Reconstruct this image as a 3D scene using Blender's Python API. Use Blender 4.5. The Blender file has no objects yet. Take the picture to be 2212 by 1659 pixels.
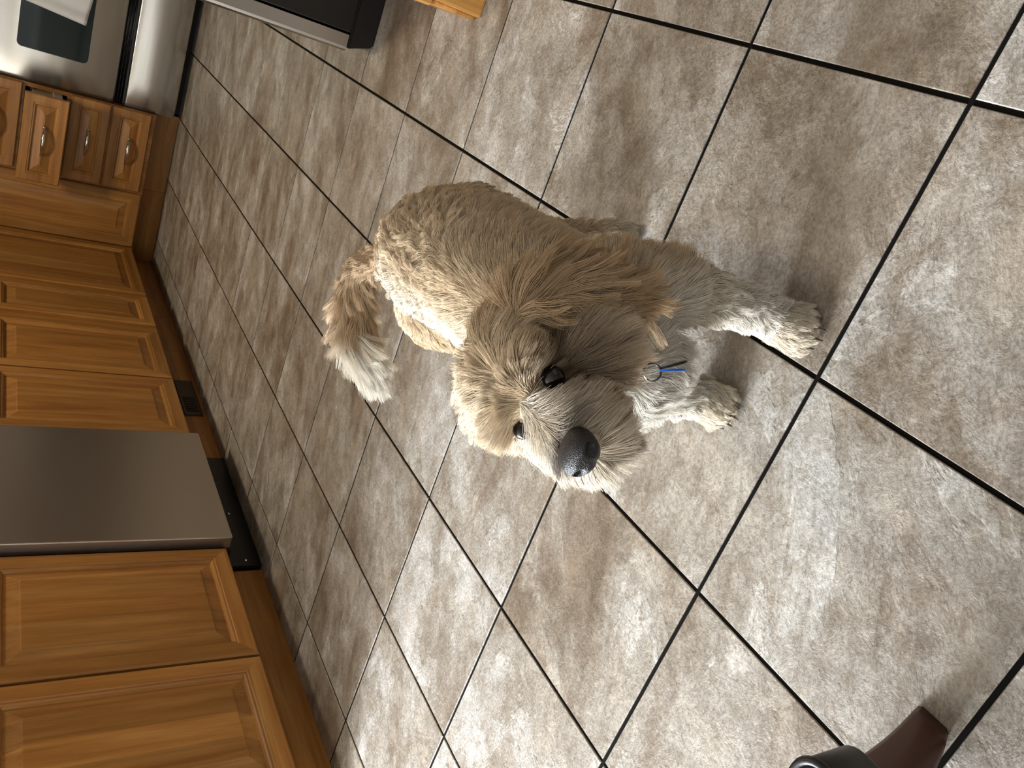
import bpy, bmesh, math, random
import numpy as np
from mathutils import Vector, Matrix, kdtree

random.seed(7)
rng = np.random.default_rng(11)
sc = bpy.context.scene
COL = sc.collection
T = 0.333                     # pitch of the floor tiles

# ------------------------------------------------------------------ camera
cam_d = bpy.data.cameras.new('camera')
cam_d.sensor_width = 36.0
cam_d.lens = 36.0 * 1690.9 / 2212.0
cam_d.clip_start = 0.02
cam = bpy.data.objects.new('camera', cam_d)
COL.objects.link(cam)
right = Vector((-0.471188, -0.343880, -0.812237))
down = Vector((-0.491910, 0.866811, -0.081623))
fwd = Vector((0.732124, 0.361088, -0.577589))
m = Matrix.Identity(4)
for i in range(3):
    m[i][0], m[i][1], m[i][2] = right[i], -down[i], -fwd[i]
m.translation = Vector((-0.518852, -0.207324, 0.838635))
cam.matrix_world = m
sc.camera = cam

# ------------------------------------------------------------------ light
sc.view_settings.view_transform = 'Standard'
sc.view_settings.look = 'None'
sc.view_settings.gamma = 1.0
sc.view_settings.use_curve_mapping = False
sc.view_settings.exposure = -0.95
sc.cycles.use_denoising = True
sc.cycles.use_adaptive_sampling = True
sc.cycles.adaptive_threshold = 0.025
sc.cycles.max_bounces = 4
sc.cycles.diffuse_bounces = 2
sc.cycles.glossy_bounces = 2
sc.cycles.caustics_reflective = False
sc.cycles.caustics_refractive = False

world = bpy.data.worlds.new('sky')
sc.world = world
world.use_nodes = True
wb = world.node_tree.nodes['Background']
wb.inputs[0].default_value = (0.72, 0.85, 1.0, 1)
wb.inputs[1].default_value = 1.2


def area(name, loc, rot, sx, sy, power, col, spread=180):
    d = bpy.data.lights.new(name, 'AREA')
    d.shape = 'RECTANGLE'
    d.size, d.size_y = sx, sy
    d.energy = power
    d.color = col
    d.spread = math.radians(spread)
    o = bpy.data.objects.new(name, d)
    o.location = loc
    o.rotation_euler = rot
    COL.objects.link(o)
    return o


# daylight through the patio door and the sink window, plus added fill at the end
area('daylight_patio_door', (-0.55, 4.34, 1.10), (math.radians(-90), 0, 0), 1.96, 1.94, 1500, (0.86, 0.93, 1.0))
area('daylight_sink_window', (1.25, 2.06, 1.55), (math.radians(-90), 0, 0), 1.10, 0.90, 24, (1.0, 0.95, 0.87))
area('added_end_fill', (-2.56, 1.05, 1.25), (0, math.radians(-90), 0), 1.6, 1.6, 22, (1.0, 0.95, 0.86))  # added fill, set as if a window stood behind the camera

# ------------------------------------------------------------------ materials
def new_mat(name):
    mt = bpy.data.materials.new(name)
    mt.use_nodes = True
    nt = mt.node_tree
    return mt, nt, nt.nodes['Principled BSDF']


def node(nt, typ, **kw):
    n = nt.nodes.new(typ)
    for k, v in kw.items():
        setattr(n, k, v)
    return n


def ramp(nt, stops):
    r = nt.nodes.new('ShaderNodeValToRGB')
    e = r.color_ramp.elements
    while len(e) < len(stops):
        e.new(0.5)
    for el, (p, c) in zip(e, stops):
        el.position = p
        el.color = (*c, 1) if len(c) == 3 else c
    return r


def plain(name, col, rough=0.5, metal=0.0, **kw):
    mt, nt, b = new_mat(name)
    b.inputs['Base Color'].default_value = (*col, 1)
    b.inputs['Roughness'].default_value = rough
    b.inputs['Metallic'].default_value = metal
    for k, v in kw.items():
        b.inputs[k].default_value = v
    return mt


def mapped(nt, scale, rot=(0, 0, 0), rnd=0.0, coord='Object'):
    tc = nt.nodes.new('ShaderNodeTexCoord')
    src = tc.outputs[coord]
    if rnd:
        oi = nt.nodes.new('ShaderNodeObjectInfo')
        mu = node(nt, 'ShaderNodeMath', operation='MULTIPLY')
        mu.inputs[1].default_value = rnd
        nt.links.new(oi.outputs['Random'], mu.inputs[0])
        ad = node(nt, 'ShaderNodeVectorMath', operation='ADD')
        nt.links.new(src, ad.inputs[0])
        nt.links.new(mu.outputs[0], ad.inputs[1])
        src = ad.outputs[0]
    mp = nt.nodes.new('ShaderNodeMapping')
    mp.inputs['Scale'].default_value = scale
    mp.inputs['Rotation'].default_value = rot
    nt.links.new(src, mp.inputs['Vector'])
    return mp.outputs[0], src


def noise(nt, vec, scale, detail=4, rough=0.55, dist=0.0):
    n = nt.nodes.new('ShaderNodeTexNoise')
    n.inputs['Scale'].default_value = scale
    n.inputs['Detail'].default_value = detail
    n.inputs['Roughness'].default_value = rough
    n.inputs['Distortion'].default_value = dist
    nt.links.new(vec, n.inputs['Vector'])
    return n.outputs[0]


def mixc(nt, fac, a, b, mode='MIX'):
    mx = nt.nodes.new('ShaderNodeMix')
    mx.data_type = 'RGBA'
    mx.blend_type = mode
    for sock, v in ((mx.inputs[0], fac), (mx.inputs[6], a), (mx.inputs[7], b)):
        if isinstance(v, (int, float)):
            sock.default_value = v
        elif isinstance(v, tuple):
            sock.default_value = (*v, 1)
        else:
            nt.links.new(v, sock)
    return mx.outputs[2]


def bump(nt, b, height, strength, dist=0.002):
    bp = nt.nodes.new('ShaderNodeBump')
    bp.inputs['Strength'].default_value = strength
    bp.inputs['Distance'].default_value = dist
    nt.links.new(height, bp.inputs['Height'])
    nt.links.new(bp.outputs[0], b.inputs['Normal'])


def make_tile_mat():
    mt, nt, b = new_mat('stone_look_tile')
    _, src = mapped(nt, (1, 1, 1), rnd=40.0)
    vr = nt.nodes.new('ShaderNodeVectorRotate')
    vr.rotation_type = 'Z_AXIS'
    vr.inputs['Angle'].default_value = math.radians(-24)
    nt.links.new(src, vr.inputs['Vector'])

    def stretch(sx, sy):
        mp = nt.nodes.new('ShaderNodeMapping')
        mp.inputs['Scale'].default_value = (sx, sy, 1)
        nt.links.new(vr.outputs[0], mp.inputs['Vector'])
        return mp.outputs[0]
    v1 = stretch(1.9, 0.85)
    v2 = stretch(1.3, 0.85)
    # slate-like plateaus with ragged edges
    big = noise(nt, v1, 3.4, 6, 0.60, 0.5)
    r1 = ramp(nt, [(0.33, (0.265, 0.215, 0.165)), (0.425, (0.335, 0.290, 0.240)), (0.455, (0.405, 0.368, 0.322)),
                   (0.545, (0.435, 0.405, 0.362)), (0.565, (0.530, 0.510, 0.480)), (0.70, (0.580, 0.566, 0.545))])
    nt.links.new(big, r1.inputs[0])
    # mottling and grain
    med = noise(nt, v2, 34, 5, 0.74, 0.3)
    r2 = ramp(nt, [(0.30, (0.66, 0.60, 0.54)), (0.50, (1, 1, 1)), (0.70, (1.25, 1.25, 1.26))])
    nt.links.new(med, r2.inputs[0])
    c = mixc(nt, 0.80, r1.outputs[0], r2.outputs[0], 'MULTIPLY')
    spk = noise(nt, v2, 210, 2, 0.7)
    r3 = ramp(nt, [(0.33, (0.68, 0.66, 0.63)), (0.5, (1, 1, 1)), (0.68, (1.22, 1.22, 1.22))])
    nt.links.new(spk, r3.inputs[0])
    c = mixc(nt, 0.9, c, r3.outputs[0], 'MULTIPLY')
    # ragged mid-size flakes, lighter and darker
    fk = noise(nt, v2, 11, 6, 0.68, 0.4)
    rk = ramp(nt, [(0.36, (0.74, 0.69, 0.63)), (0.455, (0.88, 0.85, 0.81)), (0.475, (1, 1, 1)), (0.54, (1, 1, 1)),
                   (0.56, (1.18, 1.18, 1.18)), (0.68, (1.30, 1.31, 1.32))])
    nt.links.new(fk, rk.inputs[0])
    c = mixc(nt, 0.9, c, rk.outputs[0], 'MULTIPLY')
    # rust-brown veins
    vn = noise(nt, v1, 5.3, 6, 0.66, 1.0)
    rv = ramp(nt, [(0.488, (0, 0, 0)), (0.5, (1, 1, 1)), (0.512, (0, 0, 0))])
    nt.links.new(vn, rv.inputs[0])
    md = noise(nt, v2, 9, 3)
    rm = ramp(nt, [(0.48, (0, 0, 0)), (0.62, (0.7, 0.7, 0.7))])
    nt.links.new(md, rm.inputs[0])
    fac = node(nt, 'ShaderNodeMath', operation='MULTIPLY')
    nt.links.new(rv.outputs[0], fac.inputs[0])
    nt.links.new(rm.outputs[0], fac.inputs[1])
    c = mixc(nt, fac.outputs[0], c, (0.19, 0.135, 0.095))
    # ochre stain patches
    oc = noise(nt, v2, 5.5, 3, 0.6)
    ro = ramp(nt, [(0.56, (0, 0, 0)), (0.72, (0.38, 0.38, 0.38))])
    nt.links.new(oc, ro.inputs[0])
    c = mixc(nt, ro.outputs[0], c, (0.36, 0.275, 0.180))
    c = mixc(nt, 1.0, c, (0.80, 0.775, 0.745), 'MULTIPLY')
    nt.links.new(c, b.inputs['Base Color'])
    rr = ramp(nt, [(0.3, (0.52,) * 3), (0.7, (0.36,) * 3)])
    nt.links.new(med, rr.inputs[0])
    nt.links.new(rr.outputs[0], b.inputs['Roughness'])
    b.inputs['Specular IOR Level'].default_value = 0.6
    hs = node(nt, 'ShaderNodeMath', operation='MULTIPLY_ADD')
    nt.links.new(r1.outputs[0], hs.inputs[0])
    hs.inputs[1].default_value = 2.2
    nt.links.new(med, hs.inputs[2])
    bump(nt, b, hs.outputs[0], 0.9, 0.0026)
    return mt


def make_wood(name, horiz=None, tint=(1, 1, 1)):
    mt, nt, b = new_mat(name)
    if horiz == 'x':
        sc_ = (1.4, 22, 22)
    elif horiz == 'y':
        sc_ = (22, 1.4, 22)
    else:
        sc_ = (22, 22, 1.4)
    v, src = mapped(nt, sc_, rnd=9.0)
    g = noise(nt, v, 1.0, 6, 0.62, 0.5)
    fine = noise(nt, v, 5.0, 3, 0.6)
    lo = (0.28 * tint[0], 0.110 * tint[1], 0.024 * tint[2])
    mi = (0.43 * tint[0], 0.196 * tint[1], 0.046 * tint[2])
    hi = (0.56 * tint[0], 0.294 * tint[1], 0.088 * tint[2])
    r = ramp(nt, [(0.28, lo), (0.5, mi), (0.72, hi)])
    nt.links.new(g, r.inputs[0])
    # glued-up boards: tone changes across the grain
    sep = nt.nodes.new('ShaderNodeSeparateXYZ')
    nt.links.new(src, sep.inputs[0])
    ad = node(nt, 'ShaderNodeMath', operation='ADD')
    if horiz:
        nt.links.new(sep.outputs[2], ad.inputs[0])
        ad.inputs[1].default_value = 0
    else:
        nt.links.new(sep.outputs[0], ad.inputs[0])
        nt.links.new(sep.outputs[1], ad.inputs[1])
    dv = node(nt, 'ShaderNodeMath', operation='DIVIDE')
    nt.links.new(ad.outputs[0], dv.inputs[0])
    dv.inputs[1].default_value = 0.071
    fl = node(nt, 'ShaderNodeMath', operation='FLOOR')
    nt.links.new(dv.outputs[0], fl.inputs[0])
    wn = nt.nodes.new('ShaderNodeTexWhiteNoise')
    wn.noise_dimensions = '1D'
    nt.links.new(fl.outputs[0], wn.inputs['W'])
    rb = ramp(nt, [(0, (0.74,) * 3), (1, (1.16,) * 3)])
    nt.links.new(wn.outputs['Value'], rb.inputs[0])
    c = mixc(nt, 1.0, r.outputs[0], rb.outputs[0], 'MULTIPLY')
    rf = ramp(nt, [(0.3, (0.86,) * 3), (0.7, (1.08,) * 3)])
    nt.links.new(fine, rf.inputs[0])
    c = mixc(nt, 1.0, c, rf.outputs[0], 'MULTIPLY')
    nt.links.new(c, b.inputs['Base Color'])
    b.inputs['Roughness'].default_value = 0.38
    bump(nt, b, fine, 0.12, 0.0006)
    return mt


def make_steel(name, axis, col=(0.60, 0.57, 0.52), rough=0.27):
    mt, nt, b = new_mat(name)
    s = {'x': (3, 700, 700), 'y': (700, 3, 700), 'z': (700, 700, 3)}[axis]
    v, _ = mapped(nt, s)
    g = noise(nt, v, 1.0, 1)
    r = ramp(nt, [(0.3, (rough * 0.93,) * 3), (0.7, (rough * 1.07,) * 3)])
    nt.links.new(g, r.inputs[0])
    nt.links.new(r.outputs[0], b.inputs['Roughness'])
    b.inputs['Base Color'].default_value = (*col, 1)
    b.inputs['Metallic'].default_value = 1.0
    b.inputs['Anisotropic'].default_value = 0.7
    tg = nt.nodes.new('ShaderNodeTangent')
    tg.direction_type = 'RADIAL'
    tg.axis = 'Z'
    nt.links.new(tg.outputs[0], b.inputs['Tangent'])
    return mt


M = {}
M['tile'] = make_tile_mat()
M['grout'] = plain('dark_grout', (0.006, 0.005, 0.004), 0.95, **{'Specular IOR Level': 0.1})
M['wood_v'] = make_wood('stained_maple')
M['wood_hx'] = make_wood('stained_maple_rail', 'x')
M['wood_hy'] = make_wood('stained_maple_rail_deep', 'y')
M['steel_y'] = make_steel('brushed_steel_range', 'y', (0.45, 0.43, 0.39), 0.20)
M['steel_x'] = make_steel('brushed_steel_dishwasher', 'x', (0.58, 0.53, 0.47), 0.32)
M['steel_z'] = plain('satin_steel_fridge', (0.50, 0.49, 0.47), 0.26, 1.0)
M['chrome'] = plain('polished_metal', (0.75, 0.73, 0.70), 0.14, 1.0)
M['blackpl'] = plain('black_enamel', (0.006, 0.006, 0.007), 0.32)
M['blackmat'] = plain('black_plastic', (0.004, 0.004, 0.004), 0.6)
M['glass_dark'] = plain('dark_oven_glass', (0.003, 0.012, 0.011), 0.05, **{'Specular IOR Level': 0.2})
M['wall'] = plain('cream_wall_paint', (0.36, 0.32, 0.27), 0.85)
M['ceil'] = plain('white_ceiling_paint', (0.50, 0.48, 0.45), 0.9)
M['counter'] = plain('dark_granite', (0.10, 0.085, 0.07), 0.2)
M['maple_ply'] = plain('pale_drawer_box', (0.66, 0.55, 0.36), 0.5)
M['white_frame'] = plain('white_vinyl', (0.78, 0.78, 0.77), 0.4)
M['bronze'] = plain('bronze_vent_metal', (0.075, 0.060, 0.045), 0.45, 0.6)
M['mahogany'] = plain('red_brown_lacquer', (0.060, 0.010, 0.003), 0.38)
M['leather'] = plain('black_leather', (0.007, 0.007, 0.008), 0.45)
M['blue'] = plain('blue_anodised', (0.02, 0.16, 0.75), 0.3, 0.5)
M['tagdark'] = plain('dark_tag_metal', (0.02, 0.022, 0.026), 0.35, 0.6)
M['ringm'] = plain('dark_ring_steel', (0.09, 0.075, 0.065), 0.25, 1.0)
def make_nose():
    mt, nt, b = new_mat('dog_nose_skin')
    v, _ = mapped(nt, (1, 1, 1))
    vo = nt.nodes.new('ShaderNodeTexVoronoi')
    vo.inputs['Scale'].default_value = 900
    nt.links.new(v, vo.inputs['Vector'])
    b.inputs['Base Color'].default_value = (0.012, 0.010, 0.011, 1)
    b.inputs['Roughness'].default_value = 0.42
    bump(nt, b, vo.outputs['Distance'], 0.6, 0.0008)
    return mt


M['nose'] = make_nose()
M['eye'] = plain('dog_eye', (0.006, 0.003, 0.002), 0.04)
M['claw'] = plain('claw', (0.09, 0.065, 0.045), 0.4)


def make_glass():
    mt, nt, b = new_mat('window_glass')
    b.inputs['Base Color'].default_value = (1, 1, 1, 1)
    b.inputs['Roughness'].default_value = 0.0
    b.inputs['Transmission Weight'].default_value = 1.0
    b.inputs['IOR'].default_value = 1.45
    return mt


M['glass'] = make_glass()


def make_towel():
    mt, nt, b = new_mat('white_terry')
    v, _ = mapped(nt, (1, 1, 1))
    n = noise(nt, v, 420, 2)
    b.inputs['Base Color'].default_value = (0.80, 0.82, 0.86, 1)
    b.inputs['Roughness'].default_value = 0.95
    bump(nt, b, n, 0.6, 0.002)
    return mt


M['towel'] = make_towel()

# ------------------------------------------------------------------ mesh helpers
class MB:
    def __init__(self):
        self.v, self.f, self.mi, self.sm = [], [], [], []

    def add(self, vs, fs, mi=0, smooth=False):
        o = len(self.v)
        self.v += [tuple(p) for p in vs]
        for f in fs:
            self.f.append(tuple(i + o for i in f))
            self.mi.append(mi)
            self.sm.append(smooth)

    def box(self, lo, hi, bev=0.0, mi=0):
        lo, hi = list(lo), list(hi)
        b = min(bev, *(0.45 * (hi[k] - lo[k]) for k in range(3)))
        if b <= 0:
            vs = [(x, y, z) for x in (lo[0], hi[0]) for y in (lo[1], hi[1]) for z in (lo[2], hi[2])]
            fs = [(0, 1, 3, 2), (4, 6, 7, 5), (0, 4, 5, 1), (2, 3, 7, 6), (0, 2, 6, 4), (1, 5, 7, 3)]
            self.add(vs, fs, mi)
            return
        bm = bmesh.new()
        bmesh.ops.create_cube(bm, size=1)
        for vv in bm.verts:
            for k in range(3):
                vv.co[k] = lo[k] if vv.co[k] < 0 else hi[k]
        bmesh.ops.bevel(bm, geom=bm.edges[:], offset=b, segments=2, profile=0.6, affect='EDGES')
        self.bm(bm, mi)

    def bm(self, bm, mi=0, smooth=False):
        bm.verts.ensure_lookup_table()
        bm.verts.index_update()
        self.add([v.co[:] for v in bm.verts], [[v.index for v in f.verts] for f in bm.faces], mi, smooth)
        bm.free()

    def tube(self, pts, rad, seg=10, mi=0, cap=True, flat=None):
        pts = [Vector(p) for p in pts]
        n = len(pts)
        rs = rad if isinstance(rad, (list, tuple)) else [rad] * n
        rings = []
        up = None
        for i, p in enumerate(pts):
            t = (pts[min(i + 1, n - 1)] - pts[max(i - 1, 0)]).normalized()
            if up is None:
                ref = Vector((0, 0, 1)) if abs(t.z) < 0.9 else Vector((1, 0, 0))
                up = (ref - t * ref.dot(t)).normalized()
            else:
                up = (up - t * up.dot(t)).normalized()
            sd = t.cross(up)
            fa = flat if flat else 1.0
            rings.append([p + up * math.cos(2 * math.pi * k / seg) * rs[i] * fa + sd * math.sin(2 * math.pi * k / seg) * rs[i]
                          for k in range(seg)])
        vs = [q for r in rings for q in r]
        fs = []
        for i in range(n - 1):
            for k in range(seg):
                k2 = (k + 1) % seg
                fs.append((i * seg + k, i * seg + k2, (i + 1) * seg + k2, (i + 1) * seg + k))
        if cap:
            fs.append(tuple(reversed(range(seg))))
            fs.append(tuple((n - 1) * seg + k for k in range(seg)))
        self.add(vs, fs, mi, True)

    def sphere(self, c, r, seg=16, rings=10, mi=0, rot=None):
        bm = bmesh.new()
        bmesh.ops.create_uvsphere(bm, u_segments=seg, v_segments=rings, radius=1.0)
        rr = (r, r, r) if isinstance(r, (int, float)) else r
        for v in bm.verts:
            q = Vector((v.co.x * rr[0], v.co.y * rr[1], v.co.z * rr[2]))
            if rot:
                q = rot @ q
            v.co = q + Vector(c)
        self.bm(bm, mi, True)

    def build(self, name, mats, parent=None):
        me = bpy.data.meshes.new(name)
        me.from_pydata(self.v, [], self.f)
        mats = mats if isinstance(mats, (list, tuple)) else [mats]
        for mt in mats:
            me.materials.append(mt)
        me.polygons.foreach_set('material_index', self.mi)
        me.polygons.foreach_set('use_smooth', self.sm)
        me.update()
        o = bpy.data.objects.new(name, me)
        COL.objects.link(o)
        if parent is not None:
            o.parent = parent
            o.matrix_parent_inverse = parent.matrix_world.inverted()
        return o


def empty(name, loc=(0, 0, 0)):
    o = bpy.data.objects.new(name, None)
    o.empty_display_size = 0.1
    o.location = loc
    COL.objects.link(o)
    o.matrix_world = Matrix.Translation(loc)
    return o


def tag(o, label=None, cat=None, group=None, kind=None):
    if label:
        o['label'] = label
    if cat:
        o['category'] = cat
    if group:
        o['group'] = group
    if kind:
        o['kind'] = kind
    return o


def bx(name, mat, parent, lo, hi, bev=0.0):
    b = MB()
    b.box(lo, hi, bev)
    return b.build(name, mat, parent)


# ------------------------------------------------------------------ the setting
X0, X1, Y0, Y1, ZC = -2.6, 4.66, -0.98, 2.12, 2.5
XR, Y3 = 1.04, -3.4            # unseen side space, added to cut light bounced on the dog
XJ, Y2 = 0.50, 4.40             # the room widens beyond the end of the left run

fl = MB()
fl.box((X0, -1.0, -0.06), (X1, Y1, -0.0024))
fl.box((X0, Y1, -0.06), (XJ, Y2, -0.0024))
floor = tag(fl.build('floor', M['grout']), kind='structure')
# one tile, then copies: top edges eased, joint 7 mm
h = T / 2 - 0.0031
tl = MB()
loops = [[(-h, -h, -0.008), (h, -h, -0.008), (h, h, -0.008), (-h, h, -0.008)],
         [(-h, -h, -0.0010), (h, -h, -0.0010), (h, h, -0.0010), (-h, h, -0.0010)],
         [(-h + .0010, -h + .0010, 0), (h - .0010, -h + .0010, 0), (h - .0010, h - .0010, 0), (-h + .0010, h - .0010, 0)]]
tl.add([p for l in loops for p in l],
       [(i, (i + 1) % 4, 4 + (i + 1) % 4, 4 + i) for i in range(4)] +
       [(4 + i, 4 + (i + 1) % 4, 8 + (i + 1) % 4, 8 + i) for i in range(4)] + [(8, 9, 10, 11)])
proto = None
for bi in range(-7, 14):
    for ai in range(-3, 13):
        cx, cy = (bi + 0.5) * T, (ai + 0.5) * T
        if ai == -3 and cx > 1.1 or cx - h > 4.05 or cy - h > 1.50 and cx > 0.34:
            continue
        if proto is None:
            proto = tl.build('tile', M['tile'], floor)
            o = proto
        else:
            o = proto.copy()
            COL.objects.link(o)
            o.parent = floor
        o.location = (cx, cy, random.uniform(-0.0003, 0.0003))
        o.rotation_euler = (0, 0, random.choice((0, math.pi)))


def wall_with_holes(name, axis, pos, thick, u0, u1, holes):
    """axis 'y': wall in the plane y=pos, u runs along x; axis 'x': plane x=pos, u along y."""
    b = MB()
    us = sorted({u0, u1, *(q for hh in holes for q in hh[:2])})
    zs = sorted({0.0, ZC, *(q for hh in holes for q in hh[2:])})
    for i in range(len(us) - 1):
        for j in range(len(zs) - 1):
            um, zm = (us[i] + us[i + 1]) / 2, (zs[j] + zs[j + 1]) / 2
            if any(hh[0] < um < hh[1] and hh[2] < zm < hh[3] for hh in holes):
                continue
            if axis == 'y':
                b.box((us[i], pos, zs[j]), (us[i + 1], pos + thick, zs[j + 1]))
            else:
                b.box((pos, us[i], zs[j]), (pos + thick, us[i + 1], zs[j + 1]))
    return tag(b.build(name, M['wall']), kind='structure')


door_hole = (-1.55, 0.45, 0.06, 2.10)
sink_hole = (0.68, 1.82, 1.08, 2.02)
end_hole = (0.22, 1.88, 0.40, 2.08)
wall_with_holes('wall_left', 'y', Y1, 0.14, XJ, X1, [sink_hole])
wall_with_holes('wall_patio', 'y', Y2, 0.14, X0, XJ + 0.14, [door_hole])
wall_with_holes('wall_return', 'x', XJ, 0.14, Y1 + 0.14, Y2, [])
wall_with_holes('wall_right', 'y', Y0 - 0.14, 0.14, XR, X1, [])
wall_with_holes('unseen_side_wall', 'y', Y3 - 0.14, 0.14, X0, XR + 0.14, [])  # unseen side walls, set far back to weaken bounced light
wall_with_holes('unseen_side_return', 'x', XR, 0.14, Y3, Y0 - 0.14, [])
df = MB()
df.box((X0, Y3, -0.06), (XR, -1.0005, 0.0))  # dark unseen floor, added with the side space
tag(df.build('unseen_side_floor', make_wood('dark_floor_boards', 'x', (0.5, 0.5, 0.6))), kind='structure')
wall_with_holes('wall_back', 'x', X1, 0.14, Y0, Y1, [])
wall_with_holes('wall_front', 'x', X0 - 0.14, 0.14, Y3, Y2, [end_hole])
cb = MB()
cb.box((X0, Y0, ZC), (X1, Y1, ZC + 0.1))
cb.box((X0, Y3, ZC), (XR + 0.14, Y0, ZC + 0.1))
cb.box((X0, Y1, ZC), (XJ + 0.14, Y2, ZC + 0.1))
tag(cb.build('ceiling', M['ceil']), kind='structure')


def window(name, axis, pos, hole, mull):
    u0, u1, z0, z1 = hole
    root = tag(empty(name, (((u0 + u1) / 2, pos, z0) if axis == 'y' else (pos, (u0 + u1) / 2, z0))), kind='structure')
    f = MB()

    def b_(ua, ub, za, zb, d0=0.05, d1=0.10):
        if axis == 'y':
            f.box((ua, pos + d0, za), (ub, pos + d1, zb), 0.004)
        else:
            f.box((pos - d1, ua, za), (pos - d0, ub, zb), 0.004)
    w = 0.05
    b_(u0, u0 + w, z0, z1); b_(u1 - w, u1, z0, z1)
    b_(u0 + w, u1 - w, z0, z0 + w); b_(u0 + w, u1 - w, z1 - w, z1)
    edges = [u0 + w]
    for k in range(1, mull):
        u = u0 + (u1 - u0) * k / mull
        b_(u - w / 2, u + w / 2, z0 + w, z1 - w)
        edges += [u - w / 2, u + w / 2]
    edges.append(u1 - w)
    f.build('window_frame', M['white_frame'], root)
    for k in range(0, len(edges), 2):
        g = MB()
        if axis == 'y':
            g.box((edges[k], pos + 0.07, z0 + w), (edges[k + 1], pos + 0.076, z1 - w))
        else:
            g.box((pos - 0.076, edges[k], z0 + w), (pos - 0.07, edges[k + 1], z1 - w))
        g.build('pane', M['glass'], root)


window('door_1', 'y', Y2, door_hole, 2)
window('window_1', 'y', Y1, sink_hole, 2)
window('added_end_window', 'x', X0, end_hole, 2)  # added window, put in to let in more fill

# ------------------------------------------------------------------ cabinets
YD, YB, YK = 1.375, 1.395, 1.477     # left run: door faces, carcass front, toe kick
XD, XB, XK = 3.865, 3.885, 3.985     # far run


def ring_mesh(b, o, a, n, w, z0, z1, loops, mis, close=True):
    """nested mitred rectangles; loops of (inset, depth) ; a = width direction, n = outward."""
    o, a, n = Vector(o), Vector(a), Vector(n)
    vs, fs, ms = [], [], []
    for (ins, dep) in loops:
        for (u, z) in ((ins, z0 + ins), (w - ins, z0 + ins), (w - ins, z1 - ins), (ins, z1 - ins)):
            vs.append(o + a * u + Vector((0, 0, z)) + n * dep)
    for i in range(len(loops) - 1):
        for k in range(4):
            k2 = (k + 1) % 4
            fs.append((i * 4 + k, i * 4 + k2, (i + 1) * 4 + k2, (i + 1) * 4 + k))
            ms.append(mis[k % 2])
    if close:
        q = (len(loops) - 1) * 4
        fs.append((q, q + 1, q + 2, q + 3))
        ms.append(mis[1])
    off = len(b.v)
    b.v += [tuple(v) for v in vs]
    for f, mi in zip(fs, ms):
        b.f.append(tuple(i + off for i in f))
        b.mi.append(mi)
        b.sm.append(False)


def door(parent, name, o, a, n, w, z0, z1, railmat, stile=0.058, panel_v=True, th=0.02):
    fr = MB()
    ring_mesh(fr, o, a, n, w, z0, z1,
              [(0, -th), (0, -0.004), (0.004, 0), (stile - 0.014, 0), (stile - 0.012, -0.003),
               (stile - 0.007, -0.003), (stile - 0.003, -0.006), (stile, -0.012)], (0, 1), close=False)
    d = fr.build(name, [railmat, M['wood_v'] if panel_v else railmat], parent)
    pn = MB()
    pm = M['wood_v'] if panel_v else railmat
    ring_mesh(pn, Vector(o) + Vector(a) * (stile - 0.002), a, n, w - 2 * stile + 0.004, z0 + stile - 0.002, z1 - stile + 0.002,
              [(0, -0.0115), (0.004, -0.0115), (0.036, -0.0035), (0.0375, -0.0015), (0.040, -0.0012)], (0, 1))
    pn.build('panel', [pm, pm], d)
    return d


def cabinet(name, label, x0, x1, doors, group=None, drawers=True, kick=None, ztop=0.885):
    """a base cabinet on the left run, doors facing -Y."""
    root = tag(empty(name, ((x0 + x1) / 2, (YB + Y1) / 2, 0)), label, 'cabinet', group)
    b = MB()
    b.box((x0, YB, 0.125), (x1, Y1 - 0.01, ztop), 0.0015)
    b.build('body', M['wood_v'], root)
    b = MB()
    k0, k1 = kick or (x0, x1)
    b.box((k0, YK, 0.0), (k1, YK + 0.02, 0.125), 0.0015)
    b.build('toe_kick', M['wood_hx'], root)
    for (d0, d1) in doors:
        door(root, 'door', (d0, YD, 0), (1, 0, 0), (0, -1, 0), d1 - d0, 0.131, 0.758, M['wood_hx'])
        if drawers:
            door(root, 'drawer', (d0, YD, 0), (1, 0, 0), (0, -1, 0), d1 - d0, 0.766, 0.874, M['wood_hx'], 0.03, False)
    return root


cabinet('base_cabinet', 'stained maple two-door base cabinet nearest the camera, beside the dishwasher', 0.545, 1.388,
        [(0.556, 0.943), (0.999 - 0.048, 1.380)])
cabinet('base_cabinet', 'stained maple two-door base cabinet above the floor vent, between dishwasher and corner', 2.005, 2.885,
        [(2.022, 2.430), (2.442, 2.862)])
cabinet('base_cabinet', 'narrow stained maple one-door base cabinet next to the corner cabinet', 2.886, 3.245,
        [(2.925, 3.232)])

# corner cabinet with two doors meeting in the inside corner
root = tag(empty('corner_cabinet', (4.2, 1.7, 0)), 'stained maple corner cabinet with two doors meeting at a right angle', 'cabinet')
b = MB()
b.box((3.246, YB, 0.125), (X1 - 0.01, Y1 - 0.01, 0.885), 0.0015)
b.build('body', M['wood_v'], root)
b = MB()
b.box((XB, 1.078, 0.125), (X1 - 0.01, YB - 0.002, 0.885), 0.0015)
b.build('side_body', M['wood_v'], root)
bx('toe_kick', M['wood_hx'], root, (3.246, YK, 0), (XK, YK + 0.02, 0.125), 0.0015)
bx('toe_kick', M['wood_hy'], root, (XK, 1.078, 0), (XK + 0.02, YK + 0.02, 0.125), 0.0015)
door(root, 'door', (3.262, YD, 0), (1, 0, 0), (0, -1, 0), XD - 3.262 - 0.004, 0.131, 0.872, M['wood_hx'])
door(root, 'door', (XD, YD - 0.004, 0), (0, -1, 0), (-1, 0, 0), YD - 1.084, 0.131, 0.872, M['wood_hy'])

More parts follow.
